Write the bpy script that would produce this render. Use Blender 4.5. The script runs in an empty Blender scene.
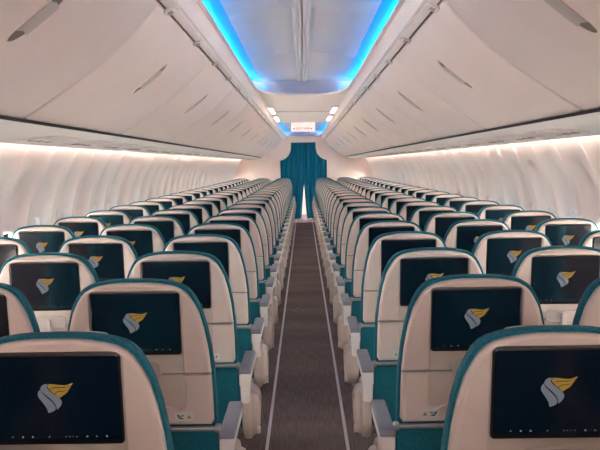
import bpy, bmesh, math, random
from mathutils import Vector, Matrix
random.seed(7)
S = bpy.context.scene
C = S.collection
PI = math.pi
CAMZ = 1.40
FPX = 870.0
PITCH = 0.79
ROWS = 25
Y_END = 21.95

# ------------------------------------------------------------------ materials
def nt(name):
    m = bpy.data.materials.new(name); m.use_nodes = True
    t = m.node_tree; b = t.nodes['Principled BSDF']
    return m, t, b
def lin(c):
    return tuple(((x/255)/12.92 if x/255 <= .04045 else ((x/255+.055)/1.055)**2.4) for x in c) + (1,)
def mat(name, rgb, rough=.5, metal=0, noise=0.0, scale=30, bump=0.0, bscale=200, stretch=(1,1,1), coat=0):
    m, t, b = nt(name)
    col = lin(rgb)
    b.inputs['Base Color'].default_value = col
    b.inputs['Roughness'].default_value = rough
    b.inputs['Metallic'].default_value = metal
    if coat: b.inputs['Coat Weight'].default_value = coat
    tc = t.nodes.new('ShaderNodeTexCoord')
    mp = t.nodes.new('ShaderNodeMapping'); mp.inputs['Scale'].default_value = stretch
    t.links.new(tc.outputs['Object'], mp.inputs['Vector'])
    n = t.nodes.new('ShaderNodeTexNoise'); n.inputs['Scale'].default_value = scale
    t.links.new(mp.outputs[0], n.inputs['Vector'])
    r = t.nodes.new('ShaderNodeValToRGB')
    r.color_ramp.elements[0].position = .3; r.color_ramp.elements[1].position = .7
    r.color_ramp.elements[0].color = tuple(x*(1-noise) for x in col[:3])+(1,)
    r.color_ramp.elements[1].color = tuple(min(1, x*(1+noise)) for x in col[:3])+(1,)
    t.links.new(n.outputs[0], r.inputs[0]); t.links.new(r.outputs[0], b.inputs['Base Color'])
    if bump:
        n2 = t.nodes.new('ShaderNodeTexNoise'); n2.inputs['Scale'].default_value = bscale
        t.links.new(mp.outputs[0], n2.inputs['Vector'])
        bp = t.nodes.new('ShaderNodeBump'); bp.inputs['Strength'].default_value = bump
        bp.inputs['Distance'].default_value = .002
        t.links.new(n2.outputs[0], bp.inputs['Height']); t.links.new(bp.outputs[0], b.inputs['Normal'])
    return m
def emis(name, rgb, strength, base=(0,0,0)):
    m, t, b = nt(name)
    b.inputs['Base Color'].default_value = lin(base)
    b.inputs['Emission Color'].default_value = lin(rgb)
    b.inputs['Emission Strength'].default_value = strength
    b.inputs['Roughness'].default_value = .3
    n = t.nodes.new('ShaderNodeTexNoise'); n.inputs['Scale'].default_value = 5
    r = t.nodes.new('ShaderNodeValToRGB')
    c = lin(rgb)
    r.color_ramp.elements[0].color = tuple(x*.97 for x in c[:3])+(1,)
    r.color_ramp.elements[1].color = c
    t.links.new(n.outputs[0], r.inputs[0]); t.links.new(r.outputs[0], b.inputs['Emission Color'])
    return m
M = {}
M['shell']  = mat('cream_seat_plastic', (226,207,196), .38, noise=.03, scale=6)
M['panel']  = mat('cream_recess_plastic', (220,204,191), .42, noise=.03, scale=6)
M['latch']  = mat('pale_latch_plastic', (212,198,188), .35, noise=.02)
M['arm']    = mat('ivory_arm_plastic', (234,226,219), .4, noise=.02)
M['shroud'] = mat('beige_shroud_plastic', (200,184,174), .42, noise=.03)
M['pad']    = mat('grey_arm_pad', (140,141,150), .55, noise=.05, scale=60, bump=.1)
M['cover']  = mat('cream_headrest', (225,212,200), .6, noise=.03, bump=.1)
M['bar']    = mat('satin_grey_metal', (175,172,172), .35, .5, noise=.03)
M['leg']    = mat('brushed_leg_metal', (150,148,150), .3, .8, noise=.04)
M['bin']    = mat('bin_plastic', (237,216,207), .42, noise=.015, scale=3)
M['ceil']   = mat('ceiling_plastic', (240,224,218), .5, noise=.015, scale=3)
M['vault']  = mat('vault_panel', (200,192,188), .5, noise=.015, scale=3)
M['wall']   = mat('sidewall_plastic', (241,226,221), .5, noise=.015, scale=3)
M['psu']    = mat('service_panel_plastic', (234,224,217), .5, noise=.02)
M['psud']   = mat('vent_grey_plastic', (176,165,158), .45, noise=.03)
M['bulk']   = mat('bulkhead_laminate', (238,219,209), .5, noise=.02, scale=4)
M['black']  = mat('black_gasket', (24,20,22), .6, noise=.1)
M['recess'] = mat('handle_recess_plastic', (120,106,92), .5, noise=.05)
M['paddle'] = mat('handle_paddle_plastic', (190,174,166), .35, noise=.02)
M['line']   = mat('floor_path_strip', (205,192,202), .45, noise=.04, scale=15)
M['white']  = mat('placard_white', (226,226,220), .4, noise=.02)
M['ink']    = mat('placard_ink', (40,52,50), .5, noise=.05)
M['amber']  = mat('placard_amber', (205,160,30), .5, noise=.05)
M['signw']  = emis('sign_face', (255,234,214), .28, (238,226,214))
M['red']    = mat('sign_red', (190,60,45), .5, noise=.03)
M['signg']  = mat('sign_grey', (170,150,140), .5, noise=.03)
M['dark']   = mat('sign_dark', (70,60,56), .5, noise=.03)
M['skin']   = mat('outer_lining', (120,115,112), .8, noise=.05)
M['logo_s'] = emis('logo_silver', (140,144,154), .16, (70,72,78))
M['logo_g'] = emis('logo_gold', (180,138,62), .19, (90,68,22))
M['icon']   = emis('screen_icons', (170,180,190), .2, (60,60,60))

def fabric(name, dark, light, sc):
    m, t, b = nt(name)
    b.inputs['Roughness'].default_value = .85
    b.inputs['Sheen Weight'].default_value = .04
    tc = t.nodes.new('ShaderNodeTexCoord')
    mp = t.nodes.new('ShaderNodeMapping'); mp.inputs['Scale'].default_value = (1,1,2.2)
    n = t.nodes.new('ShaderNodeTexNoise'); n.inputs['Scale'].default_value = sc; n.inputs['Detail'].default_value = 3
    r = t.nodes.new('ShaderNodeValToRGB')
    r.color_ramp.elements[0].position = .35; r.color_ramp.elements[1].position = .68
    r.color_ramp.elements[0].color = lin(dark); r.color_ramp.elements[1].color = lin(light)
    bp = t.nodes.new('ShaderNodeBump'); bp.inputs['Strength'].default_value = .4; bp.inputs['Distance'].default_value = .002
    L = t.links.new
    L(tc.outputs['Object'], mp.inputs[0]); L(mp.outputs[0], n.inputs[0]); L(n.outputs[0], r.inputs[0])
    L(r.outputs[0], b.inputs['Base Color']); L(n.outputs[0], bp.inputs['Height']); L(bp.outputs[0], b.inputs['Normal'])
    return m
M['teal'] = fabric('teal_weave', (0,76,94), (0,132,148), 260)
M['teal2'] = fabric('teal_seat_cloth', (0,84,102), (0,128,148), 200)
M['curtain'] = fabric('teal_curtain_cloth', (0,92,116), (6,146,172), 60)

def screen_mat():
    m, t, b = nt('screen_glass')
    n = t.nodes.new('ShaderNodeTexNoise'); n.inputs['Scale'].default_value = 3
    r = t.nodes.new('ShaderNodeValToRGB')
    r.color_ramp.elements[0].color = (.0015,.002,.005,1); r.color_ramp.elements[1].color = (.003,.004,.009,1)
    t.links.new(n.outputs[0], r.inputs[0]); t.links.new(r.outputs[0], b.inputs['Base Color'])
    b.inputs['Roughness'].default_value = .14
    b.inputs['IOR'].default_value = 1.7
    b.inputs['Emission Color'].default_value = (.004,.012,.03,1); b.inputs['Emission Strength'].default_value = .05
    return m
M['screen'] = screen_mat()
M['bezel'] = mat('screen_bezel', (22,22,28), .28, noise=.05)

def carpet():
    m, t, b = nt('carpet')
    L = t.links.new
    b.inputs['Roughness'].default_value = .95
    tc = t.nodes.new('ShaderNodeTexCoord')
    mp = t.nodes.new('ShaderNodeMapping'); mp.inputs['Scale'].default_value = (160,6,1)
    n = t.nodes.new('ShaderNodeTexNoise'); n.inputs['Scale'].default_value = 1; n.inputs['Detail'].default_value = 4
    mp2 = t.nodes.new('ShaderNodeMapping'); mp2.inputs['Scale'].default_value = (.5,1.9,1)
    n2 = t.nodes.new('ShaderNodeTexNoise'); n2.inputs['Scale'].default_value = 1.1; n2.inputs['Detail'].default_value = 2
    L(tc.outputs['Object'], mp.inputs[0]); L(tc.outputs['Object'], mp2.inputs[0])
    L(mp.outputs[0], n.inputs[0]); L(mp2.outputs[0], n2.inputs[0])
    r = t.nodes.new('ShaderNodeValToRGB')
    r.color_ramp.elements[0].position=.3; r.color_ramp.elements[1].position=.72
    r.color_ramp.elements[0].color = lin((84,70,68)); r.color_ramp.elements[1].color = lin((126,107,104))
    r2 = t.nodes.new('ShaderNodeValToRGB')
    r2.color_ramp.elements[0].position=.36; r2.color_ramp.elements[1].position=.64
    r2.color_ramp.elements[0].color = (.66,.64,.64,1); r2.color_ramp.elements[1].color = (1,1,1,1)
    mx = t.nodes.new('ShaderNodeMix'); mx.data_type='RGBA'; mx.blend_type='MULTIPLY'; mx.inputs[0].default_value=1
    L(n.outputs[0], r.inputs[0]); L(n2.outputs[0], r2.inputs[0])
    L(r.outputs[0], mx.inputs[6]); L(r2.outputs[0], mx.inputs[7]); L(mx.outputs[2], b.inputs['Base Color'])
    bp = t.nodes.new('ShaderNodeBump'); bp.inputs['Strength'].default_value=.4; bp.inputs['Distance'].default_value=.003
    L(n.outputs[0], bp.inputs['Height']); L(bp.outputs[0], b.inputs['Normal'])
    return m
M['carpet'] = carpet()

def glass():
    m = bpy.data.materials.new('window_acrylic'); m.use_nodes = True
    t = m.node_tree; t.nodes.clear()
    o = t.nodes.new('ShaderNodeOutputMaterial'); mx = t.nodes.new('ShaderNodeMixShader')
    tr = t.nodes.new('ShaderNodeBsdfTransparent'); gl = t.nodes.new('ShaderNodeBsdfGlossy')
    gl.inputs['Roughness'].default_value = .02; tr.inputs[0].default_value = (.93,.95,.95,1)
    fr = t.nodes.new('ShaderNodeFresnel'); fr.inputs[0].default_value = 1.3
    t.links.new(fr.outputs[0], mx.inputs[0]); t.links.new(tr.outputs[0], mx.inputs[1]); t.links.new(gl.outputs[0], mx.inputs[2])
    t.links.new(mx.outputs[0], o.inputs[0])
    return m
M['glass'] = glass()
# lamps (real fixtures of the cabin) and the added cove glow
M['led_blue'] = emis('led_blue', (0,150,255), 12)
M['led_wash'] = emis('led_warm_white', (255,227,213), 5.2)
M['led_vault'] = emis('led_vault_white', (255,232,222), 5.0)
M['lens'] = emis('cove_glow', (0,150,238), .40, (20,50,80))  # added emission for the vault edge, imitating LED spill on the panel
M['lamp'] = emis('ceiling_lamp', (255,240,228), 5)

# ------------------------------------------------------------------ helpers
def ob(name, bm_or_me, m=None, parent=None, smooth=35):
    if isinstance(bm_or_me, bmesh.types.BMesh):
        me = bpy.data.meshes.new(name)
        bmesh.ops.recalc_face_normals(bm_or_me, faces=bm_or_me.faces)
        bm_or_me.to_mesh(me); bm_or_me.free()
        if smooth:
            me.shade_smooth(); me.set_sharp_from_angle(angle=math.radians(smooth))
    else: me = bm_or_me
    if m is not None and not me.materials:
        for q in (m if isinstance(m, (list, tuple)) else [m]): me.materials.append(q)
    o = bpy.data.objects.new(name, me); C.objects.link(o)
    if parent: o.parent = parent
    return o
def empty(name, loc=(0,0,0)):
    o = bpy.data.objects.new(name, None); C.objects.link(o); o.location = loc; o.empty_display_size = .1
    return o
def tag(o, label, cat, group=None, kind=None):
    o['label'] = label; o['category'] = cat
    if group: o['group'] = group
    if kind: o['kind'] = kind
    return o
def struct(name, bm, m, parent=None, smooth=35):
    o = ob(name, bm, m, parent, smooth)
    if parent is None: o['kind'] = 'structure'
    return o
def offset(poly, ins):
    """inset a CCW polygon; ins = float or list per vertex"""
    n = len(poly); out = []
    for i in range(n):
        p0, p, p1 = poly[i-1], poly[i], poly[(i+1) % n]
        d = ins[i] if isinstance(ins, list) else ins
        e0 = Vector((p[0]-p0[0], p[1]-p0[1])); e1 = Vector((p1[0]-p[0], p1[1]-p[1]))
        if e0.length < 1e-9: e0 = e1
        if e1.length < 1e-9: e1 = e0
        e0.normalize(); e1.normalize()
        n0 = Vector((-e0.y, e0.x)); n1 = Vector((-e1.y, e1.x))
        b = n0+n1
        if b.length < 1e-6: b = n0.copy()
        b.normalize(); k = max(.35, b.dot(n0))
        out.append((p[0]+b.x*d/k, p[1]+b.y*d/k))
    return out
def ccw(poly):
    a = sum(poly[i-1][0]*poly[i][1]-poly[i][0]*poly[i-1][1] for i in range(len(poly)))
    return list(poly) if a > 0 else list(reversed(poly))
def loft(bm, secs, fn, caps=(True, True), mi=0):
    """secs: list of (poly, t); fn(a,b,t)->xyz"""
    rings = [[bm.verts.new(fn(a, b, t)) for a, b in poly] for poly, t in secs]
    n = len(rings[0])
    for r0, r1 in zip(rings, rings[1:]):
        for i in range(n):
            f = bm.faces.new((r0[i], r0[(i+1)%n], r1[(i+1)%n], r1[i])); f.material_index = mi
    if caps[0]: f = bm.faces.new(list(reversed(rings[0]))); f.material_index = mi
    if caps[1]: f = bm.faces.new(rings[-1]); f.material_index = mi
    return rings
def prism(bm, poly, t0, t1, bev, fn, mi=0, steps=2):
    """extrude polygon from t0 to t1 with rounded edges at both ends"""
    poly = ccw(poly); secs = []
    sg = 1 if t1 > t0 else -1
    bmax = max(bev) if isinstance(bev, list) else bev
    bt = min(bmax, abs(t1-t0)*.45)
    sc = lambda k: [b*k for b in bev] if isinstance(bev, list) else bev*k
    if bmax > 0:
        for s in range(steps+1):
            a = s/steps*PI/2
            secs.append((offset(poly, sc(1-math.sin(a))), t0+sg*bt*(1-math.cos(a))))
        for s in range(steps+1):
            a = (1-s/steps)*PI/2
            secs.append((offset(poly, sc(1-math.sin(a))), t1-sg*bt*(1-math.cos(a))))
    else: secs = [(poly, t0), (poly, t1)]
    loft(bm, secs, fn, mi=mi)
def rrect(cx, cy, hx, hy, r, n=4):
    out = []
    for (sx, sy, a0) in ((1,1,0), (-1,1,PI/2), (-1,-1,PI), (1,-1,1.5*PI)):
        for i in range(n+1):
            a = a0+i/n*PI/2
            out.append((cx+sx*(hx-r)+r*math.cos(a), cy+sy*(hy-r)+r*math.sin(a)))
    return out
def box(bm, x0, x1, y0, y1, z0, z1, bev=0, mi=0):
    poly = [(x0,y0),(x1,y0),(x1,y1),(x0,y1)]
    prism(bm, poly, z0, z1, bev, lambda a,b,t: (a,b,t), mi)
def tube(bm, pts, r, seg=8, mi=0):
    pts = [Vector(p) for p in pts]; rings = []
    for i, p in enumerate(pts):
        d = (pts[min(i+1,len(pts)-1)]-pts[max(i-1,0)]).normalized()
        u = d.orthogonal().normalized() if i == 0 else (u-d*u.dot(d)).normalized()
        v = d.cross(u)
        rings.append([bm.verts.new(p+(u*math.cos(k/seg*2*PI)+v*math.sin(k/seg*2*PI))*r) for k in range(seg)])
    for a, b in zip(rings, rings[1:]):
        for k in range(seg): bm.faces.new((a[k], a[(k+1)%seg], b[(k+1)%seg], b[k])).material_index = mi
    bm.faces.new(list(reversed(rings[0]))).material_index = mi; bm.faces.new(rings[-1]).material_index = mi
def spline(pts, n=6):
    out = []
    P = [pts[0]]+list(pts)+[pts[-1]]
    for i in range(1, len(P)-2):
        for k in range(n):
            t = k/n
            out.append(tuple(.5*((2*P[i][j])+(-P[i-1][j]+P[i+1][j])*t+(2*P[i-1][j]-5*P[i][j]+4*P[i+1][j]-P[i+2][j])*t*t+(-P[i-1][j]+3*P[i][j]-3*P[i+1][j]+P[i+2][j])*t**3) for j in range(2)))
    out.append(tuple(pts[-1]))
    return out
ONES = ['first','second','third','fourth','fifth','sixth','seventh','eighth','ninth','tenth','eleventh','twelfth','thirteenth','fourteenth','fifteenth','sixteenth','seventeenth','eighteenth','nineteenth','twentieth']
def ordw(k):
    return ONES[k-1] if k <= 20 else 'twenty-'+ONES[k-21]

# ------------------------------------------------------------------ seat
TAN = math.tan(math.radians(8))
ZR = .98
def tilt(sx):
    return lambda a, b, t: (a*sx, t+(ZR-b)*TAN, b)
HALF = [(0,1.092),(.045,1.0915),(.078,1.089),(.113,1.0835),(.135,1.077),(.152,1.067),(.165,1.054),(.175,1.038),(.184,1.02),(.192,1.0),(.205,.945),(.215,.8805),(.222,.82),(.225,.74),(.226,.64)]
HALF = [(x-.006*min(1,x/.1), z-.0095*max(0,min(1,(z-.9)/.12))) for x, z in HALF]
def outline_half(zmin):
    h = [p for p in HALF if p[1] > zmin+.03]
    for (a, b) in zip(HALF, HALF[1:]):
        if b[1] <= zmin <= a[1]:
            k = (a[1]-zmin)/(a[1]-b[1]); h.append((a[0]+(b[0]-a[0])*k, zmin)); break
    else: h.append((.220, zmin))
    return h
def outline(zmin):
    h = outline_half(zmin)
    return [(-x, z) for x, z in reversed(h[1:])]+h           # left bottom -> top -> right bottom (CW)
PROTO = {}
def proto(key, build, m):
    if key not in PROTO:
        bm = bmesh.new(); build(bm)
        bmesh.ops.recalc_face_normals(bm, faces=bm.faces)
        me = bpy.data.meshes.new(key[0]); bm.to_mesh(me); bm.free()
        me.shade_smooth(); me.set_sharp_from_angle(angle=math.radians(38))
        for pl in me.polygons:
            if len(pl.vertices) > 4: pl.use_smooth = False
        for q in (m if isinstance(m, (list,tuple)) else [m]): me.materials.append(q)
        PROTO[key] = me
    return PROTO[key]

def b_backrest(bm, sx):
    f = tilt(sx); p = ccw(outline(.40))
    loft(bm, [(offset(p,.008),.002),(offset(p,.002),.0),(p,.006),(p,.028),(offset(p,.003),.040),(offset(p,.010),.054),(offset(p,.022),.074),(offset(p,.036),.09),(offset(p,.055),.10)], lambda a,b,t: f(a,b,t+.006))
def shell_poly_upper():
    o = offset(ccw(outline(.806)), .0)
    h = outline_half(.806)
    h = [(x-.008*min(1,x/.1), z-.0085*(1 if z > 1.03 else max(0,(z-.9)/.13))) for x, z in h]
    h[-1] = (h[-1][0], .8065)
    notch = [(.1285,.8065)]+[(.1285-.016+.016*math.cos(a), 1.0475-.016+.016*math.sin(a)) for a in [i/4*PI/2 for i in range(5)]]
    right = list(reversed(h))                               # bottom right -> top centre
    nr = notch                                              # bottom -> top right of notch
    poly = right + [(-x, z) for x, z in h[1:]]              # ccw: right bottom up over the top to the left bottom
    ins = [.0155-.0065*max(0,min(1,(z-.95)/.07)) for x, z in poly]; ins[0] = .006; ins[-1] = .006
    inner = [(-x, z) for x, z in nr]+list(reversed(nr))     # left notch bottom -> up -> right notch down
    poly += inner; ins += [.004]*len(inner)
    return poly, ins
def shell_poly_lower():
    r = .022
    outer = [(.2075,.8025),(.2095,.76),(.211,.663),(.203,.650),(-.203,.650),(-.211,.663),(-.2095,.76),(-.2075,.8025)]
    nl = [(-.130,.8025)]+[(-.130+r-r*math.cos(a), .695+r-r*math.sin(a)) for a in [i/5*PI/2 for i in range(6)]]
    nr = [(-x, z) for x, z in reversed(nl)]
    poly = list(reversed(outer))                            # left top -> left bottom -> right top
    ins = [.004,.0155,.0155,.008,.008,.0155,.0155,.004]
    poly += nr+[(x, z) for x, z in reversed(nl)]
    ins += [.005]*(len(nr)+len(nl))
    return poly, ins
def b_shell(which, sx):
    def f(bm):
        poly, ins = shell_poly_upper() if which == 'u' else shell_poly_lower()
        a = sum(poly[i-1][0]*poly[i][1]-poly[i][0]*poly[i-1][1] for i in range(len(poly)))
        if a < 0: poly = poly[::-1]; ins = ins[::-1]
        t = tilt(sx); secs = [(poly, .012), (poly, -.002)]
        for s in range(1, 4):
            an = s/3*PI/2
            k = 1-math.cos(an)
            q = offset(poly, [i*k for i in ins])
            zc = .8065 if which == 'u' else .8025
            for n_, (a_, b_) in enumerate(poly):
                if abs(b_-zc) < 1e-6:                       # corners on the split line
                    sg = 1 if a_ > 0 else -1
                    q[n_] = (a_-sg*.0155*k if abs(a_) > .16 else a_+sg*.004*k, b_+(.004 if which == 'u' else -.004)*k)
            secs.append((q, -.002-.011*math.sin(an)))
        loft(bm, secs, t)
    return f
def b_backpanel(bm, sx):
    t = tilt(sx)
    prism(bm, rrect(0,.930,.136,.124,.012), .010, -.006, .002, t)        # behind the screen, above the split
    prism(bm, rrect(0,.7475,.138,.0545,.012), .010, -.003, .002, t)       # folded tray face below the split
def b_screen(bm, sx):
    t = tilt(sx)
    prism(bm, rrect(0,.955,.1268,.0912,.008), .006, -.0145, .003, t)
def b_glass(bm, sx):
    t = tilt(sx)
    prism(bm, rrect(0,.9595,.1225,.0835,.005), -.0140, -.0152, .0004, t)
    b_icons(bm, sx)
def b_logo(bm, sx):
    t = tilt(1)
    s = .0019/10; cx, cy = 258, 228
    def P(pts, mi, y=-.0158):
        q = ccw([((a-cx)*s*1.0, .9598-(b-cy)*s) for a, b in pts])
        # logo is always drawn the right way round
        r = [bm.verts.new(t(a, b, y)) for a, b in q]; r2 = [bm.verts.new(t(a, b, -.0150)) for a, b in q]
        f = bm.faces.new(r); f.material_index = mi
        n = len(q)
        for i in range(n): bm.faces.new((r[i], r2[i], r2[(i+1)%n], r[(i+1)%n])).material_index = mi
    def sm(p, n=3):
        p = list(p); out = []; L = len(p)
        for i in range(L):
            p0, p1, p2, p3 = p[i-1], p[i], p[(i+1)%L], p[(i+2)%L]
            for k in range(n):
                u = k/n
                out.append(tuple(.5*((2*p1[j])+(-p0[j]+p2[j])*u+(2*p0[j]-5*p1[j]+4*p2[j]-p3[j])*u*u+(-p0[j]+3*p1[j]-3*p2[j]+p3[j])*u**3) for j in range(2)))
        return out
    P(sm([(103,146),(84,172),(83,210),(115,262),(148,312),(166,350),(174,386),(212,377),(243,357),(251,338),(244,308),(219,270),(174,225),(130,180)]), 0)
    P(sm([(109,138),(122,104),(150,84),(184,82),(176,112),(192,142),(238,182),(286,220),(314,256),(314,292),(294,325),(264,352),(260,330),(250,296),(216,248),(164,198),(122,158)]), 0)
    P(sm([(192,82),(250,84),(310,92),(370,94),(440,70),(420,98),(350,114),(270,114),(230,118),(204,136),(186,114)]), 1)
    P(sm([(208,142),(234,125),(290,122),(350,122),(418,104),(398,136),(350,150),(296,154),(270,164),(250,182),(228,164)]), 1)
    P(sm([(258,188),(276,168),(306,161),(352,157),(396,142),(370,178),(334,202),(300,226),(276,206)]), 1)
def b_icons(bm, sx):
    t = tilt(1); s = .0019/3
    for i, dx in enumerate((-139,-109,-79,-27,23,34,45,56,88,118,148)):
        x = dx*s; w = .0009 if i in (4,5,6,7) else .0015
        q = [(x-w,.8805-w),(x+w,.8805-w),(x+w,.8805+w),(x-w,.8805+w)] if i % 3 else [(x-w,.8805-w),(x+w,.8805),(x-w,.8805+w)]
        prism(bm, q, -.0146, -.0155, 0, t, mi=1)
def b_latch(bm, sx):
    t = tilt(sx)
    # shallow bezel with rounded ends and the turning toggle across the split
    ring = rrect(0,.818,.066,.026,.022,6)
    inn = offset(ccw(ring), .007)
    loft(bm, [(ccw(ring),-.004),(ccw(ring),-.009),(offset(ccw(ring),.003),-.0105),(inn,-.0085)], t, caps=(True, True))
    prism(bm, rrect(.0,.805,.0085,.024,.006), -.006, -.019, .003, t)
def pscale(sx):
    t = tilt(sx); o = -.126
    return lambda a,b,y: t(o+(a-o)*1.2, .677+(b-.694)*1.25, y)
def b_placard(bm, sx):
    t = pscale(sx)
    prism(bm, rrect(-.126,.694,.0225,.0105,.004), -.0125, -.0142, .0006, t)
def b_picto(bm, sx):
    t = pscale(sx)
    o = -.126
    tri = [(o-.017,.689),(o-.007,.689),(o-.012,.6985)]
    prism(bm, tri, -.0140, -.0147, 0, t, mi=1)
    prism(bm, [(o-.0127,.6905),(o-.0113,.6905),(o-.0113,.695),(o-.0127,.695)], -.0140, -.0150, 0, t)
    # seat with seated figure
    prism(bm, [(o+.002,.688),(o+.012,.688),(o+.012,.691),(o+.005,.691),(o+.002,.690)], -.0140, -.0147, 0, t)
    prism(bm, [(o+.010,.691),(o+.014,.691),(o+.017,.699),(o+.013,.699)], -.0140, -.0147, 0, t)
    prism(bm, [(o+.000,.696),(o+.009,.693),(o+.010,.695),(o+.001,.698)], -.0140, -.0147, 0, t)
def b_bar(bm, sx):
    y = (ZR-.637)*TAN-.006
    tube(bm, [(-.226,y,.637),(.226,y,.637)], .0075, 10)
    for s in (-1, 1):
        prism(bm, rrect(y+.004,.637,.012,.012,.008), s*.214, s*.229, .002, lambda a,b,t: (t,a,b))
        prism(bm, [(y-.008,.637),(y+.010,.637),(y+.155,.44),(y+.138,.43)], s*.221, s*.228, .002, lambda a,b,t: (t,a,b))
def b_cover(bm, sx):
    # headrest pad on the front face, its crown showing above the back
    h = [(0,1.065),(.04,1.0645),(.07,1.061),(.083,1.052),(.088,1.035),(.088,.88)]
    p = ccw([(-x,z) for x,z in reversed(h[1:])]+h)
    f = tilt(sx)
    loft(bm, [(offset(p,.006),.098),(p,.106),(p,.128),(offset(p,.010),.14),(offset(p,.03),.146)], f)
def b_cushion(bm, sx):
    p = [(.085,.36),(.50,.36),(.535,.385),(.54,.43),(.52,.462),(.46,.47),(.15,.455),(.085,.45)]
    prism(bm, p, -.222, .222, .03, lambda a,b,t: (t*sx,a,b), steps=3)
def arm_poly():
    return [(.048,.575),(.10,.590),(.37,.592),(.395,.598),(.405,.612),(.40,.622),(.05,.622),(.042,.60)]
def b_arm(x, w):
    def f(bm):
        g = lambda a,b,t: (t,a,b-.022 if b > .5 else b)
        prism(bm, arm_poly(), x-w, x+w, .006, g)
        prism(bm, [(.050,.51),(.10,.51),(.105,.60),(.046,.60)], x-w*.8, x+w*.8, .006, g)      # pivot post
    return f
def b_pad(x, w):
    def f(bm):
        g = lambda a,b,t: (t,a,b-.022)
        prism(bm, [(.060,.619),(.40,.619),(.408,.627),(.40,.640),(.375,.645),(.085,.645),(.064,.641),(.056,.628)], x-w, x+w, .007, g, steps=3)
    return f
def b_shroud(x, s):
    # rounded end cover below the aisle armrest: thick spine and a bulged cap on the aisle side
    def f(bm):
        g = lambda a,b,t: (t,a,b)
        side = spline([(.085,.540),(.078,.49),(.083,.42),(.102,.36),(.14,.322),(.19,.313),(.25,.345),(.31,.40),(.345,.46),(.33,.51),(.25,.54),(.15,.552),(.085,.540)], 3)[:-1]
        prism(bm, side, x-.019, x+.019, .015, g, steps=3)
        cap = [(.19+(a-.19)*.86, .45+(b-.45)*.82-.01) for a, b in side]
        q = ccw(cap)
        xa = x-s*.017
        loft(bm, [(q, xa), (q, xa-s*.008), (offset(q,.006), xa-s*.018), (offset(q,.02), xa-s*.026), (offset(q,.042), xa-s*.030)], g)
        prism(bm, rrect(.10,.37,.016,.016,.012), xa-s*.022, xa-s*.034, .003, g)
    return f
def b_leg(y0, y1):
    def f(bm):
        tube(bm, [(0,y0,.37),(0,(y0+y1)/2,.2),(0,y1,.012)], .017, 10)
        box(bm, -.03, .03, y1-.045, y1+.045, 0, .018, .004)
    return f
def b_beam(y):
    return lambda bm: tube(bm, [(-.222,y,.345),(.222,y,.345)], .018, 10)

def make_seat(side, col, row):
    """side -1 left / +1 right; col 0 aisle, 1 middle, 2 window. local +x mirrored so that -x*s faces the aisle"""
    s = side
    x = (.481,.969,1.456)[col]*s
    y = 1.65+PITCH*(row-1)
    t = empty('airline_seat', (x, y, 0))
    sd = 'left' if s < 0 else 'right'
    where = {0: f'{sd} of aisle, aisle column', 1: f'{sd} of aisle, middle column', 2: f'{sd} of aisle, window column'}[col]
    tag(t, f'teal and cream airline seat, {where}, {ordw(max(1,row))} row from camera', 'seat', 'airline seats')
    if row == 0: t['label'] = f'teal and cream airline seat, {where}, beside the camera'
    near = row <= 9
    P = lambda nm, key, build, m, par=t: ob(nm, proto(key, build, m), None, par)
    P('backrest', ('backrest', s), lambda bm: b_backrest(bm, s), M['teal'])
    P('upper_shell', ('upper_shell', s), b_shell('u', s), M['shell'])
    P('lower_shell', ('lower_shell', s), b_shell('l', s), M['shell'])
    P('tray_table', ('tray_table', s), lambda bm: b_backpanel(bm, s), M['panel'])
    sc = P('screen', ('screen', s), lambda bm: b_screen(bm, s), M['bezel'])
    P('display', ('display', s), lambda bm: b_glass(bm, s), [M['screen'], M['icon']], sc)
    if row <= 14:
        P('logo', ('logo', 1), lambda bm: b_logo(bm, 1), [M['logo_s'], M['logo_g']], sc)
    P('latch', ('latch', s), lambda bm: b_latch(bm, s), M['latch'])
    if near:
        pl = P('placard', ('placard', s), lambda bm: b_placard(bm, s), M['white'])
        P('pictogram', ('pictogram', s), lambda bm: b_picto(bm, s), [M['ink'], M['amber']], pl)
    P('tray_bar', ('tray_bar', s), lambda bm: b_bar(bm, s), M['bar'])
    P('headrest', ('headrest', s), lambda bm: b_cover(bm, s), M['cover'])
    P('seat_cushion', ('seat_cushion', s), lambda bm: b_cushion(bm, s), M['teal2'])
    for yb in (.16, .42): P('seat_beam', ('seat_beam', yb), b_beam(yb), M['leg'])
    xa = -.2455*s if col == 0 else -.2435*s
    w = .0215 if col == 0 else .0098
    if col == 0:
        ar = P('armrest', ('armrest', s, 'a'), b_arm(xa, w), M['arm'])
        P('arm_pad', ('arm_pad', s, 'a'), b_pad(xa, w+.001), M['pad'], ar)
        P('end_shroud', ('end_shroud', s), b_shroud(xa-.002*s, s), M['shroud'])
    else:
        ar = P('armrest', ('armrest', s, 'm'), b_arm(xa, w), M['arm'])
        P('arm_pad', ('arm_pad', s, 'm'), b_pad(xa, w+.0005), M['pad'], ar)
    if col == 2:
        ar = P('armrest', ('armrest', s, 'w'), b_arm(-xa+.004*s, w), M['arm'])
        P('arm_pad', ('arm_pad', s, 'w'), b_pad(-xa+.004*s, w+.0005), M['pad'], ar)
    P('leg', ('leg', 'r'), b_leg(.16,.10), M['leg'])
    P('leg', ('leg', 'f'), b_leg(.42,.47), M['leg'])
    return t
for row in range(0, ROWS+1):
    for s in (-1, 1):
        make_seat(s, 0, row)
        if row >= 2 or row == 0: make_seat(s, 1, row)
        if row >= 4: make_seat(s, 2, row)

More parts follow.
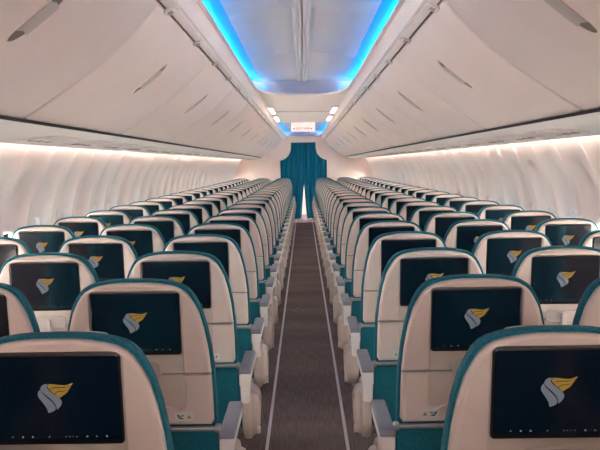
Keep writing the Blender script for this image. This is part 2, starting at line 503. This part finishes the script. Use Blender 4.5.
# ------------------------------------------------------------------ floor and strips
YB = -3.5
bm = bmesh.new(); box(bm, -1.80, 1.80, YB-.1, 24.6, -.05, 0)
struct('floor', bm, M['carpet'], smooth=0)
for s, nm in ((-1,'left'), (1,'right')):
    bm = bmesh.new(); box(bm, s*.2-.008, s*.2+.008, 1.0, Y_END-.1, 0, .002)
    tag(ob('floor_path_strip', bm, M['line'], smooth=0), f'thin pale guide strip along the {nm} edge of the aisle carpet', 'floor strip', 'aisle guide strips')

# ------------------------------------------------------------------ side walls with window reveals and windows
PAN = .53
def wx(z):
    # inner face of the cabin lining
    pts = [(0,1.70),(.35,1.745),(.75,1.765),(1.0,1.755),(1.2,1.715),(1.35,1.655),(1.45,1.605),(1.56,1.55)]
    for a, b in zip(pts, pts[1:]):
        if a[0] <= z <= b[0]:
            k = (z-a[0])/(b[0]-a[0]); return a[1]+(b[1]-a[1])*k
    return pts[-1][1] if z > 1.5 else pts[0][1]
def wxs(z):
    return (wx(z-.05)+wx(z)+wx(z+.05))/3 if .06 < z < 1.5 else wx(z)
NA = 44
def sup(t, hx, hy, e=2.6):
    c, s_ = math.cos(t), math.sin(t)
    return (math.copysign(abs(c)**(2/e)*hx, c), math.copysign(abs(s_)**(2/e)*hy, s_))
npan = int((24.2-YB)/PAN)
y0w = YB
wn = 0
for s, nm in ((-1,'left'), (1,'right')):
    bm = bmesh.new()
    for p in range(npan):
        yc = y0w+PAN*(p+.5)
        rings = []
        def ring(fn):
            r = []
            for k in range(NA):
                t = k/NA*2*PI
                dy, z, d = fn(t)
                r.append(bm.verts.new((s*(wxs(z)+d), yc+dy, z)))
            rings.append(r)
        zc_i, zc_o = .91, 1.06
        for u, d in ((0,.052),(.12,.053),(.3,.053),(.5,.050),(.68,.044),(.84,.032),(.95,.012),(1.0,0)):
            def fn(t, u=u, d=d):
                a = sup(t,.112,.165,3); b = sup(t,.205,.36,2.3)
                return (a[0]+(b[0]-a[0])*u, (zc_i+a[1])*(1-u)+(zc_o+b[1])*u, d)
            ring(fn)
        def rect(t, hw):
            c, q = math.cos(t), math.sin(t)
            k = 1/max(abs(c), abs(q))
            X, Z = c*k, q*k
            return X*hw, (1.06+Z*(.50 if Z > 0 else .56))
        ring(lambda t: (*rect(t, PAN/2-.016), 0))
        ring(lambda t: (*rect(t, PAN/2-.004), .002))
        ring(lambda t: (*rect(t, PAN/2), .009))
        for r0, r1 in zip(rings, rings[1:]):
            for k in range(NA): bm.faces.new((r0[k], r0[(k+1)%NA], r1[(k+1)%NA], r1[k]))
        # dado below
        za = [.5,.35,.15,0]
        for z0, z1 in zip(za, za[1:]):
            bm.faces.new([bm.verts.new((s*wxs(z), y, z)) for y, z in ((yc-PAN/2,z0),(yc+PAN/2,z0),(yc+PAN/2,z1),(yc-PAN/2,z1))])
        if 2.5 < yc < Y_END and not False:
            wn += 1
            b2 = bmesh.new()
            a = [sup(k/NA*2*PI,.118,.171,3) for k in range(NA)]; i_ = [sup(k/NA*2*PI,.100,.153,3) for k in range(NA)]
            X = lambda z, d: s*(wxs(z)+d)
            def rr(pts, d): return [b2.verts.new((X(.91+z, d), yc+y, .91+z)) for y, z in pts]
            R = [rr(a,.062), rr(a,.046), rr([(y*.95,z*.95) for y,z in a],.043), rr(i_,.058), rr(i_,.066)]
            for r0, r1 in zip(R, R[1:]):
                for k in range(NA): b2.faces.new((r0[k], r0[(k+1)%NA], r1[(k+1)%NA], r1[k]))
            w = struct(f'window_{wn}', b2, M['wall'])
            b3 = bmesh.new(); b3.faces.new([b3.verts.new((X(.91+z,.064), yc+y, .91+z)) for y, z in i_])
            bmesh.ops.solidify(b3, geom=b3.faces[:], thickness=.003)
            ob('pane', b3, M['glass'], w, smooth=0)
            b4 = bmesh.new()
            zs = .91+.153-.06
            b4.faces.new([b4.verts.new((X(z,.0615), yc+y, z)) for y, z in [(-.099,zs),(.099,zs),(.099,1.02),(.085,1.056),(.06,1.064),(-.06,1.064),(-.085,1.056),(-.099,1.02)]])
            bmesh.ops.solidify(b4, geom=b4.faces[:], thickness=.002)
            ob('window_shade', b4, M['wall'], w, smooth=0)
    bmesh.ops.remove_doubles(bm, verts=bm.verts, dist=.0004)
    # panels without glazing far from the view are closed by a blind plate
    for p in range(npan):
        yc = y0w+PAN*(p+.5)
        if not (2.5 < yc < Y_END):
            bm.faces.new([bm.verts.new((s*(wxs(.91+z)+.055), yc+y, .91+z)) for y, z in [sup(k/NA*2*PI,.12,.172,3) for k in range(NA)]])
    struct(f'wall_{nm}', bm, M['wall'], smooth=50)

# ------------------------------------------------------------------ overhead bins
BINP = spline([(.530,2.000),(.585,1.935),(.655,1.862),(.735,1.797),(.815,1.738),(.90,1.682),(.975,1.632),(1.030,1.598),(1.050,1.586)], 4)
BINL = 1.74
B0 = 3.30-BINL*3
def bin_pt(u):
    n = len(BINP)-1; f = max(0, min(n-1e-6, u*n)); i = int(f); k = f-i
    a, b = BINP[i], BINP[i+1]
    p = (a[0]+(b[0]-a[0])*k, a[1]+(b[1]-a[1])*k)
    d = Vector((b[0]-a[0], b[1]-a[1])).normalized()
    return p, d
def b_bin(bm, s, L):
    poly = BINP+[(1.052,1.600),(1.14,1.625),(1.50,1.66),(1.50,1.95),(1.2,2.06),(.60,2.055),(.545,2.025)]
    prism(bm, poly, .004, L-.004, .022, lambda a,b,t: (s*a,t,b), steps=3)
def handle_meshes(s):
    # slot follows the face of the bin: u along the profile, v along y
    us = .405; arc = [bin_pt(i/200)[0] for i in range(201)]
    ln = [0]
    for a, b in zip(arc, arc[1:]): ln.append(ln[-1]+math.hypot(b[0]-a[0], b[1]-a[1]))
    def at(dist):
        import bisect
        i = min(199, max(0, bisect.bisect(ln, dist)-1)); k = (dist-ln[i])/(ln[i+1]-ln[i])
        a, b = arc[i], arc[i+1]
        d = Vector((b[0]-a[0], b[1]-a[1])).normalized()
        return Vector((a[0]+(b[0]-a[0])*k, a[1]+(b[1]-a[1])*k)), Vector((d.y, -d.x))    # point, direction into the cabin
    c = ln[-1]*us
    def fn(a, b, t):
        p, n = at(c+a)
        q = p+n*(-t if n.y > 0 else t)
        return (s*q.x, b, q.y)
    N = 40
    def el(hx, hy, e): return [sup(k/N*2*PI, hx, hy, e) for k in range(N)]
    b1 = bmesh.new()
    loft(b1, [(el(.110,.052,2.3),0),(el(.110,.052,2.3),.004),(el(.105,.047,2.3),.004),(el(.103,.045,2.3),.001)], fn, caps=(False,False))
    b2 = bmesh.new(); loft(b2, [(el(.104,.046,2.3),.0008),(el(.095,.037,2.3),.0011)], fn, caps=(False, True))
    b3 = bmesh.new()
    q = [(-.060,-.042),(-.04,-.0435),(0,-.044),(.04,-.0435),(.060,-.042),(.052,0),(.060,.042),(.04,.0435),(0,.044),(-.04,.0435),(-.060,.042),(-.068,0)]
    prism(b3, q, .001, .007, .003, fn, steps=3)
    out = []
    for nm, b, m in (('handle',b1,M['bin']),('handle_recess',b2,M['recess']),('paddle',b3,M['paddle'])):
        bmesh.ops.recalc_face_normals(b, faces=b.faces)
        me = bpy.data.meshes.new(nm); b.to_mesh(me); b.free(); me.shade_smooth(); me.set_sharp_from_angle(angle=math.radians(40)); me.materials.append(m)
        out.append((nm, me))
    return out
for s, nm in ((-1,'left'), (1,'right')):
    hm = handle_meshes(s)
    bmb = bmesh.new(); b_bin(bmb, s, BINL)
    bmesh.ops.recalc_face_normals(bmb, faces=bmb.faces)
    me = bpy.data.meshes.new('bin_body'); bmb.to_mesh(me); bmb.free(); me.shade_smooth(); me.set_sharp_from_angle(angle=math.radians(30)); me.materials.append(M['bin'])
    y = B0; k = 0
    while y < Y_END-.2:
        L = min(BINL, Y_END-y)
        vis = y > 1.0
        if vis: k += 1
        t = empty('overhead_bin', (0, y, 0))
        tag(t, f'closed cream overhead bin above the {nm} seats, {ordw(k)} bin from camera' if vis else f'closed cream overhead bin above the {nm} seats, behind the camera', 'overhead bin', 'overhead bins')
        if L > BINL-.01: ob('bin_body', me, None, t)
        else:
            b = bmesh.new(); b_bin(b, s, L); ob('bin_body', b, M['bin'], t, 30)
        if L > 1:
            root = None
            for i, (hn, hme) in enumerate(hm):
                o = ob(hn, hme, None, t if root is None else root)
                if root is None: root = o; o.location = (0, L/2-.03, 0)
        y += BINL
    # black gasket under the bins, then the service panel strip
    bm = bmesh.new(); prism(bm, [(1.048,1.584),(1.10,1.588),(1.10,1.566),(1.056,1.573)], YB, Y_END, 0, lambda a,b,t: (s*a,t,b))
    struct(f'trim_{1 if s<0 else 2}', bm, M['black'])
    bm = bmesh.new()
    prism(bm, [(1.060,1.572),(1.085,1.561),(1.20,1.545),(1.35,1.534),(1.470,1.524),(1.492,1.526),(1.500,1.535),(1.495,1.55),(1.40,1.60),(1.10,1.60)], YB, Y_END, 0, lambda a,b,t: (s*a,t,b))
    struct(f'trim_{3 if s<0 else 4}', bm, M['psu'])
    # rail between bin and ceiling
    bm = bmesh.new()
    prism(bm, [(.523,2.010),(.518,2.003),(.494,2.012),(.486,2.018),(.486,2.034),(.523,2.04)], YB, Y_END, 0, lambda a,b,t: (s*a,t,b))
    rail = struct(f'trim_{5 if s<0 else 6}', bm, M['ceil'])
    y = 3.45-.9*3; bme = bime = None
    while y < Y_END-.3:
        if y > 2.4:
            if bme is None:
                fnb = lambda a,b,t: (s*(.510+a*.033-t*.0), b, 2.0055+t-(a)*.010)
                b = bmesh.new()
                prism(b, [(-1.0,-.035),(-.6,-.05),(.7,-.05),(1.1,-.03),(1.1,.03),(.7,.05),(-.6,.05),(-1.0,.035)], .004, -.007, .002, lambda a,bb,t: (s*(.510+a*.023), bb, 2.0055+t-a*.0085))
                o = ob('rail_bracket', b, M['ceil'], rail, 30); bme = o.data
                b = bmesh.new()
                for (dx, dy) in ((-.35,-.018),(.1,-.018),(-.35,.008),(.1,.008)):
                    prism(b, [(dx,dy),(dx+.35,dy),(dx+.35,dy+.016),(dx,dy+.016)], -.004, -.0085, 0, lambda a,bb,t: (s*(.510+a*.023), bb, 2.0055+t-a*.0085))
                i = ob('bracket_mark', b, M['psud'], o, 0); bime = i.data
            else:
                o = ob('rail_bracket', bme, None, rail); i = ob('bracket_mark', bime, None, o)
            o.location = (0, y, 0)
        y += .9

# ------------------------------------------------------------------ ceiling
ZL = 2.09
def hole(y0, y1, hw, endlen, grow, n=20, both=False):
    """plan outline of a cove opening, rounded at its far end (and near end)"""
    pts = []
    hw += grow
    ye = y1-endlen
    for i in range(n+1):
        t = i/n*PI
        c, q = math.cos(t), math.sin(t)
        pts.append((math.copysign(abs(c)**(2/3.4), c)*hw, ye+abs(q)**(2/2.4)*(endlen+grow)))
    ys = y0
    if both:
        for i in range(n+1):
            t = PI+i/n*PI
            c, q = math.cos(t), math.sin(t)
            pts.append((math.copysign(abs(c)**(2/3.4), c)*hw, ys+endlen*.3-abs(q)**(2/2.4)*(endlen*.3+grow)))
    else: pts += [(-hw, ys), (hw, ys)]
    return pts
def cove(idx, y0, y1, endlen, both, end_led):
    HW = .425
    f3 = lambda a,b,t: (a,b,t)
    H = [hole(y0,y1,HW,endlen,g,both=both) for g in (0,)]
    bm = bmesh.new()
    h0 = ccw(hole(y0,y1,HW,endlen,0,both=both))
    def G(g): return offset(h0, -g)
    # lip, trough and upstand
    loft(bm, [(G(.055),ZL),(G(.045),ZL-.006),(G(.012),ZL-.007),(G(.003),ZL-.003),(G(0),ZL+.003),(G(.0),ZL+.016),(G(.006),ZL+.020),(G(.085),ZL+.022),(G(.095),ZL+.035),(G(.095),ZL+.17)], f3, caps=(False,False))
    struct(f'trim_{idx}', bm, M['ceil'])
    # vault panel: shallow arch over the opening with a centre spine and cross joints
    bm = bmesh.new()
    nx, x1 = 24, HW+.11
    def zv(x): return ZL+.155-.075*(abs(x)/x1)**2.2
    ya, yb = y0-.15, y1+.12
    joints = [4.8+1.9*k for k in range(-5, 12)]
    cuts = [ya]+[j for j in joints if ya+.1 < j < yb-.1]+[yb]
    for c0, c1 in zip(cuts, cuts[1:]):
        c0 += .004; c1 -= .004
        rows = [(c0,.012),(c0,.003),(c0+.006,0),(c1-.006,0),(c1,.003),(c1,.012)]
        g = [[bm.verts.new((-x1+2*x1*i/nx, y, zv(-x1+2*x1*i/nx)+dz)) for i in range(nx+1)] for y, dz in rows]
        for r0, r1 in zip(g, g[1:]):
            for i in range(nx): bm.faces.new((r0[i], r0[i+1], r1[i+1], r1[i]))
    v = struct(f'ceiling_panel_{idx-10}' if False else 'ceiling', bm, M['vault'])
    bm = bmesh.new()
    zt = ZL+.155
    prism(bm, [(-.052,zt+.01),(-.050,zt-.020),(-.034,zt-.022),(-.030,zt-.014),(-.006,zt-.015),(-.003,zt-.001),(.003,zt-.001),(.006,zt-.015),(.030,zt-.014),(.034,zt-.022),(.050,zt-.020),(.052,zt+.01)], ya, yb, 0, lambda a,b,t: (a,t,b))
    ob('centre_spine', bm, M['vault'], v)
    # blue LED strip lying in the trough along both long sides and round the corners
    led = ccw(hole(y0,y1,HW,endlen,.055,n=28,both=both)); led2 = offset(led, .016)
    for sgn, nm in ((-1,'left'), (1,'right')):
        bm = bmesh.new()
        n = len(led); segs = []
        pairs = []
        for i in range(n):
            a, b = led[i], led[(i+1)%n]; a2, b2 = led2[i], led2[(i+1)%n]
            if a[0]*sgn > .33 and b[0]*sgn > .33:
                L = math.hypot(b[0]-a[0], b[1]-a[1]); m = max(1, int(L/.25))
                for k in range(m):
                    if idx == 11 and a[1]+(b[1]-a[1])*k/m < 1.0: continue      # lamps aft of the camera are off
                    l = lambda p, q, u: (p[0]+(q[0]-p[0])*u, p[1]+(q[1]-p[1])*u)
                    p0, p1, q0, q1 = l(a,b,k/m), l(a,b,(k+1)/m), l(a2,b2,k/m), l(a2,b2,(k+1)/m)
                    bm.faces.new([bm.verts.new((*p, ZL+.026)) for p in (p0,p1,q1,q0)])
        bmesh.ops.remove_doubles(bm, verts=bm.verts, dist=1e-5)
        for f in bm.faces:
            if f.normal.z < 0: f.normal_flip()
        me = bpy.data.meshes.new('cove_light'); bm.to_mesh(me); bm.free(); me.materials.append(M['led_blue'])
        ex = bpy.data.objects.new('cove_light', me); C.objects.link(ex)
        # added glow band on the vault margin, imitating blue light on the panel
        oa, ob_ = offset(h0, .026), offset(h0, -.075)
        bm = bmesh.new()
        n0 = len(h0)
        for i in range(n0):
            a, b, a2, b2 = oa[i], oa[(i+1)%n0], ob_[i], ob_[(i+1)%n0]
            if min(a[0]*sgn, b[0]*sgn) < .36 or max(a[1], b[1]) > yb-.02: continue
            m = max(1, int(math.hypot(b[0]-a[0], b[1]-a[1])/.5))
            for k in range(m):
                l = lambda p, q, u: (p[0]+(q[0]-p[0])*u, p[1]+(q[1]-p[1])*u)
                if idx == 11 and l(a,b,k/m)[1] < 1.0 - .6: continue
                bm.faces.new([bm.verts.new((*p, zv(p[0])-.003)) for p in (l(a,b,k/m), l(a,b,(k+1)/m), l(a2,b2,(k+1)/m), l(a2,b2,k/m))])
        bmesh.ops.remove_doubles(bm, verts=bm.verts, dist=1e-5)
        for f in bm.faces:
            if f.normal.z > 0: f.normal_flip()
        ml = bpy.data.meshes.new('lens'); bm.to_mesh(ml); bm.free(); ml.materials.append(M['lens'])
        ol = bpy.data.objects.new('lens', ml); C.objects.link(ol); ol.parent = ex  # added glow surface in place of the lit panel edge, no real lens
        pos = 'nearer' if idx == 11 else 'farther'
        tag(ex, f'glowing blue cove light along the {nm} edge of the {pos} ceiling recess', 'cove light', 'blue cove lights')
    return h0
c1 = cove(11, YB+.4, 8.75, 1.25, False, True)
c2 = cove(12, 14.35, 21.75, .9, True, True)
# flat ceiling with the two openings
bm = bmesh.new()
def ring_fill(bm, h, y0, y1):
    """flat ceiling piece |x|<.475 between y0..y1 around an opening"""
    g = offset(h, -.05)
    n = len(g)
    out = []
    cy = (y0+y1)/2
    for (x, y) in g:
        # project to the rectangle radially in each half
        out.append((x, y))
    return out
def strip_fill(bm, outline_pts, y_from, y_to, z):
    """fills between the opening's far (or near) end and a straight cross line: columns in x"""
    xs = [(-.476+.952*i/40) for i in range(41)]
    def edge(x):
        if abs(x) > .47: return None
        best = None
        n = len(outline_pts)
        for i in range(n):
            a, b = outline_pts[i], outline_pts[(i+1)%n]
            if (a[0]-x)*(b[0]-x) <= 0 and a[0] != b[0]:
                y = a[1]+(b[1]-a[1])*(x-a[0])/(b[0]-a[0])
                if best is None or (y > best if y_to > y_from else y < best): best = y
        return best
    prev = None
    for x in xs:
        e = edge(x)
        if e is None: e = y_from
        v = (bm.verts.new((x, e, z)), bm.verts.new((x, y_to, z)))
        if prev: bm.faces.new((prev[0], v[0], v[1], prev[1]))
        prev = v
g1 = offset(c1, -.048); g2 = offset(c2, -.048)
strip_fill(bm, g1, 7.5, 11.5, ZL); strip_fill(bm, g2, 15.0, 11.5, ZL)
strip_fill(bm, g2, 21.0, 22.4, ZL)
box(bm, -.476, .476, YB, YB+.42, ZL, ZL+.01)
bm2 = bm
# shallow cross joint of the flat panels
struct('ceiling', bm2, M['ceil'])
for s in (-1, 1):
    bm = bmesh.new()
    prof = [(.489,2.022),(.474,2.026),(.468,2.036),(.455,2.062),(.445,2.078),(.430,2.088),(.418,2.091),(.43,2.10),(.46,2.09),(.50,2.05)]
    prism(bm, prof, YB, Y_END, 0, lambda a,b,t: (s*a,t,b))
    struct(f'trim_{7 if s<0 else 8}', bm, M['ceil'])
bm = bmesh.new(); box(bm, -.46, .46, 11.44, 11.56, ZL-.004, ZL+.002, .002)
struct('trim_13', bm, M['vault'])
# outer lining that closes the cabin above the bins
bm = bmesh.new()
sec = [(-1.80,1.40),(-1.80,1.9),(-1.5,2.25),(-.8,2.45),(0,2.5),(.8,2.45),(1.5,2.25),(1.80,1.9),(1.80,1.40)]
g = [[bm.verts.new((x, y, z)) for x, z in sec] for y in (YB-.1, 24.6)]
for i in range(len(sec)-1): bm.faces.new((g[0][i], g[0][i+1], g[1][i+1], g[1][i]))
struct('wall_outer', bm, M['skin'], smooth=0)
# ceiling lamps of the flat section
for s, nm in ((-1,'left'), (1,'right')):
    for j, y in enumerate((11.25, 13.2)):
        t = empty('ceiling_lamp', (s*.395, y, ZL))
        tag(t, f'bright rectangular ceiling lamp left of the aisle line, {("nearer","farther")[j]} of two' if s < 0 else f'bright rectangular ceiling lamp right of the aisle line, {("nearer","farther")[j]} of two', 'lamp', 'ceiling lamps in the flat ceiling')
        bm = bmesh.new()
        o = ccw(rrect(0,0,.038,.60,.01)); i_ = offset(o,.012)
        loft(bm, [(o,.0),(o,-.008),(offset(o,.003),-.010),(i_,-.010),(i_,-.004)], lambda a,b,t: (a,b,t), caps=(False,False))
        ob('lamp_frame', bm, M['ceil'], t)
        bm = bmesh.new(); bm.faces.new([bm.verts.new((a,b,-.005)) for a,b in i_]); 
        for f in bm.faces: f.normal_flip()
        ob('lens', bm, M['lamp'], t, smooth=0)
# lamps over the aft aisle and galley (behind the camera) and in the forward galley
for (y, lab) in ((-2.2,'long ceiling lamp over the aisle behind the camera'), (-.6,'long ceiling lamp over the aisle just above the camera')):
    pass

# side wall wash lights in the slot above the windows
for s, nm in ((-1,'left'), (1,'right')):
    bm = bmesh.new(); y = .2
    while y < Y_END-.3:
        bm.faces.new([bm.verts.new(p) for p in ((s*1.500,y,1.548),(s*1.535,y,1.556),(s*1.535,y+.5,1.556),(s*1.500,y+.5,1.548))])
        y += .5
    bmesh.ops.remove_doubles(bm, verts=bm.verts, dist=1e-5)
    for f in bm.faces:
        if f.normal.z > 0: f.normal_flip()
    me = bpy.data.meshes.new('wall_light'); bm.to_mesh(me); bm.free(); me.materials.append(M['led_wash'])
    o = bpy.data.objects.new('wall_light', me); C.objects.link(o)
    tag(o, f'warm white wash light hidden above the {nm} side windows', 'wall light', 'side wall wash lights')

# service units: reading lights and air vents over each row
def b_vent(bm, s):
    prism(bm, [(1.30+.022*math.cos(k/14*2*PI), .022*math.sin(k/14*2*PI)) for k in range(14)], 1.5405, 1.527, .004, lambda a,b,t: (s*a,b,t))
def b_reading(bm, s):
    prism(bm, [(1.21+.026*math.cos(k/14*2*PI), .026*math.sin(k/14*2*PI)) for k in range(14)], 1.5485, 1.536, .005, lambda a,b,t: (s*a,b,t))
def b_plate(bm, s):
    prism(bm, rrect(1.25,0,.095,.24,.03), 0, 1, .0, lambda a,b,t: (s*a, b, 1.5412-.0871*(a-1.25)-.004*t))
for s, nm in ((-1,'left'), (1,'right')):
    for row in range(4, 26, 1):
        y = 1.65+PITCH*(row-1)+.30
        if y > Y_END-.4: continue
        t = empty('service_unit', (0, y, 0))
        tag(t, f'cream overhead service panel with air vents, {nm} side, above {ordw(row)} seat row', 'service panel', 'overhead service panels')
        ob('plate', proto(('plate',s), lambda bm: b_plate(bm, s), M['ceil']), None, t)
        for i in (-1, 0, 1):
            ob('air_vent', proto(('air_vent',s), lambda bm: b_vent(bm, s), M['psud']), None, t).location = (0, .14*i, 0)
            ob('reading_light', proto(('reading_light',s), lambda bm: b_reading(bm, s), M['psu']), None, t).location = (0, .14*i, 0)

# ------------------------------------------------------------------ front bulkhead, curtains, sign
for s, nm in ((-1,'left'), (1,'right')):
    bm = bmesh.new()
    prism(bm, [(.585,0),(1.80,0),(1.80,2.4),(.31,2.4),(.31,1.93),(.313,1.80),(.325,1.73),(.35,1.66),(.40,1.59),(.47,1.535),(.53,1.51),(.585,1.495)], Y_END, Y_END+.04, .004, lambda a,b,t: (s*a,t,b))
    struct(f'wall_front_{nm}', bm, M['bulk'])
bm = bmesh.new(); box(bm, -.312, .312, Y_END, Y_END+.04, 1.945, 2.4, .004)
struct('wall_header', bm, M['bulk'])
bm = bmesh.new(); box(bm, -1.8, 1.8, 24.3, 24.4, 0, 2.4); struct('wall_front', bm, M['bulk'])
bm = bmesh.new(); box(bm, -1.8, 1.8, YB-.1, YB, 0, 2.4); struct('wall_back', bm, M['bulk'])
for s, nm in ((-1,'left'), (1,'right')):
    bm = bmesh.new(); nu, nv = 120, 24
    g = []
    for j in range(nv+1):
        z = 1.965-(1.965-.02)*j/nv
        gap = -.010+.085*max(0, (1.05-z)/1.05)**1.2
        r = []
        for i in range(nu+1):
            u = i/nu
            x = gap+(.595-gap)*u
            amp = .066*(.75+.25*math.sin(7*u+1.3*s))
            y = Y_END+.135+s*.02+amp*min(1,u/.10)*math.sin(2*PI*(4.6*u+.05*math.sin(3*z+4*u)))+.004*math.sin(23*u+2*z)
            r.append(bm.verts.new((s*x, y, z)))
        g.append(r)
    for r0, r1 in zip(g, g[1:]):
        for i in range(nu): bm.faces.new((r0[i], r0[i+1], r1[i+1], r1[i]))
    bmesh.ops.solidify(bm, geom=bm.faces[:], thickness=.003)
    tag(ob('curtain', bm, M['curtain'], smooth=80), f'pleated teal curtain closing the {nm} half of the aisle doorway', 'curtain', 'doorway curtains')
bm = bmesh.new(); tube(bm, [(-.6,Y_END+.135,1.985),(.6,Y_END+.135,1.985)], .009)
tag(ob('curtain_rail', bm, M['bar']), 'slim metal curtain rail over the aisle doorway', 'curtain rail')
# threshold strip by the curtain
bm = bmesh.new(); box(bm, -.42, .42, 20.9, 21.25, 0, .003); box(bm, -.42, .42, 21.45, 21.6, 0, .003)
tag(ob('threshold_strip', bm, M['line'], smooth=0), 'pale threshold strips across the aisle floor by the curtain', 'threshold')

t = empty('exit_sign', (0.0, 14.75, 1.965))
tag(t, 'cream hanging exit sign box below the ceiling near the curtain', 'sign')
bm = bmesh.new(); prism(bm, rrect(0,.062,.205,.077,.012), -.03, .03, .006, lambda a,b,t_: (a,t_,b)); ob('housing', bm, M['signw'], t)
def text_mesh(body, size):
    cu = bpy.data.curves.new('txt', 'FONT'); cu.body = body; cu.size = size; cu.extrude = .001; cu.align_x = 'CENTER'; cu.align_y = 'CENTER'
    o = bpy.data.objects.new('txt', cu); C.objects.link(o)
    dg = bpy.context.evaluated_depsgraph_get(); dg.update()
    me = bpy.data.meshes.new_from_object(o.evaluated_get(dg))
    bpy.data.objects.remove(o); return me
me = text_mesh('EXIT', .052); me.materials.clear(); me.materials.append(M['red'])
o = ob('lettering', me, None, t); o['label'] = 'red EXIT lettering'; o.rotation_euler = (PI/2,0,0); o.location = (-.062,-.0315,.032)
bm = bmesh.new()
for x in (-.155, .140):
    sg = -1 if x < 0 else 1
    prism(bm, [(x+sg*.016,.032),(x-sg*.012,.046),(x-sg*.012,.018)], -.0305, -.0325, 0, lambda a,b,t_: (a,t_,b))
ob('arrow', bm, M['dark'], t, 0)
bm = bmesh.new()
for k, x in enumerate((.015,.042,.069,.094)):
    prism(bm, [(x+.006*math.cos(q/8*2*PI), .048+.006*math.sin(q/8*2*PI)) for q in range(8)], -.0305, -.0322, 0, lambda a,b,t_: (a,t_,b))
    prism(bm, [(x-.007,.040),(x+.007,.040),(x+(.009 if k%2 else .005),.018),(x-(.009 if k%2 else .005),.018)], -.0305, -.0322, 0, lambda a,b,t_: (a,t_,b))
ob('pictogram', bm, M['signg'], t, 0)

# emergency exit instruction placards on the side walls
for s, nm in ((-1,'left'), (1,'right')):
    for j, (yc, zc) in enumerate(((14.25,1.22), (15.15,1.22))):
        t = empty('exit_placard', (0, yc, 0))
        tag(t, f'small white exit placard with dark symbols on the {nm} wall, {("nearer","farther")[j]} of two', 'placard', 'exit placards on the walls')
        def pf(off):
            return lambda a,b,t_: (s*(wxs(b)-.003-off-t_), a, b)
        bm = bmesh.new(); prism(bm, rrect(0,zc,.10,.12,.01), 0, .003, .001, pf(0)); ob('plate', bm, M['white'], t)
        bm = bmesh.new()
        for (a, z, w, h) in ((-.05,.06,.03,.04),(.04,.07,.035,.03),(-.05,-.02,.03,.03),(.04,-.01,.04,.03),(0,-.075,.07,.014)):
            prism(bm, rrect(a,zc+z,w,h,.008), 0, .001, 0, pf(.003))
        ob('symbols', bm, M['dark'], t, 0)

# ------------------------------------------------------------------ light
W = bpy.data.worlds.new('World'); S.world = W; W.use_nodes = True
bg = W.node_tree.nodes['Background']
bg.inputs[0].default_value = (1.0,.92,.86,1); bg.inputs[1].default_value = 26
def area(name, loc, rot, sx, sy, power, col):
    l = bpy.data.lights.new(name, 'AREA'); l.shape = 'RECTANGLE'; l.size = sx; l.size_y = sy; l.energy = power; l.color = col
    o = bpy.data.objects.new(name, l); C.objects.link(o); o.location = loc; o.rotation_euler = rot
    return o
area('aft_fill_light', (0,-3.3,1.75), (math.radians(84),0,0), 1.6, .6, 24, (1,.92,.86))  # added fill light out of view behind the camera, brightens near seat backs
area('forward_galley_lamp', (0,23.2,2.0), (0,0,0), .8, .8, 25, (1,.93,.88))
S.cycles.diffuse_bounces = 8; S.cycles.max_bounces = 14; S.cycles.transparent_max_bounces = 12
# ------------------------------------------------------------------ camera and view
cam = bpy.data.cameras.new('Camera'); co = bpy.data.objects.new('Camera', cam); C.objects.link(co)
cam.sensor_width = 36; cam.lens = FPX/600*36; cam.clip_start = .05; cam.clip_end = 200
pitch = math.atan(60.8/FPX); yaw = math.atan(4.4/FPX); roll = math.radians(-.8)
R = Matrix.Rotation(yaw, 4, 'Z') @ Matrix.Rotation(PI/2-pitch, 4, 'X') @ Matrix.Rotation(roll, 4, 'Z')
co.matrix_world = Matrix.Translation((0,0,CAMZ)) @ R
S.camera = co
S.view_settings.view_transform = 'Standard'; S.view_settings.look = 'None'
S.view_settings.exposure = 1.36; S.view_settings.gamma = 1; S.view_settings.use_curve_mapping = False
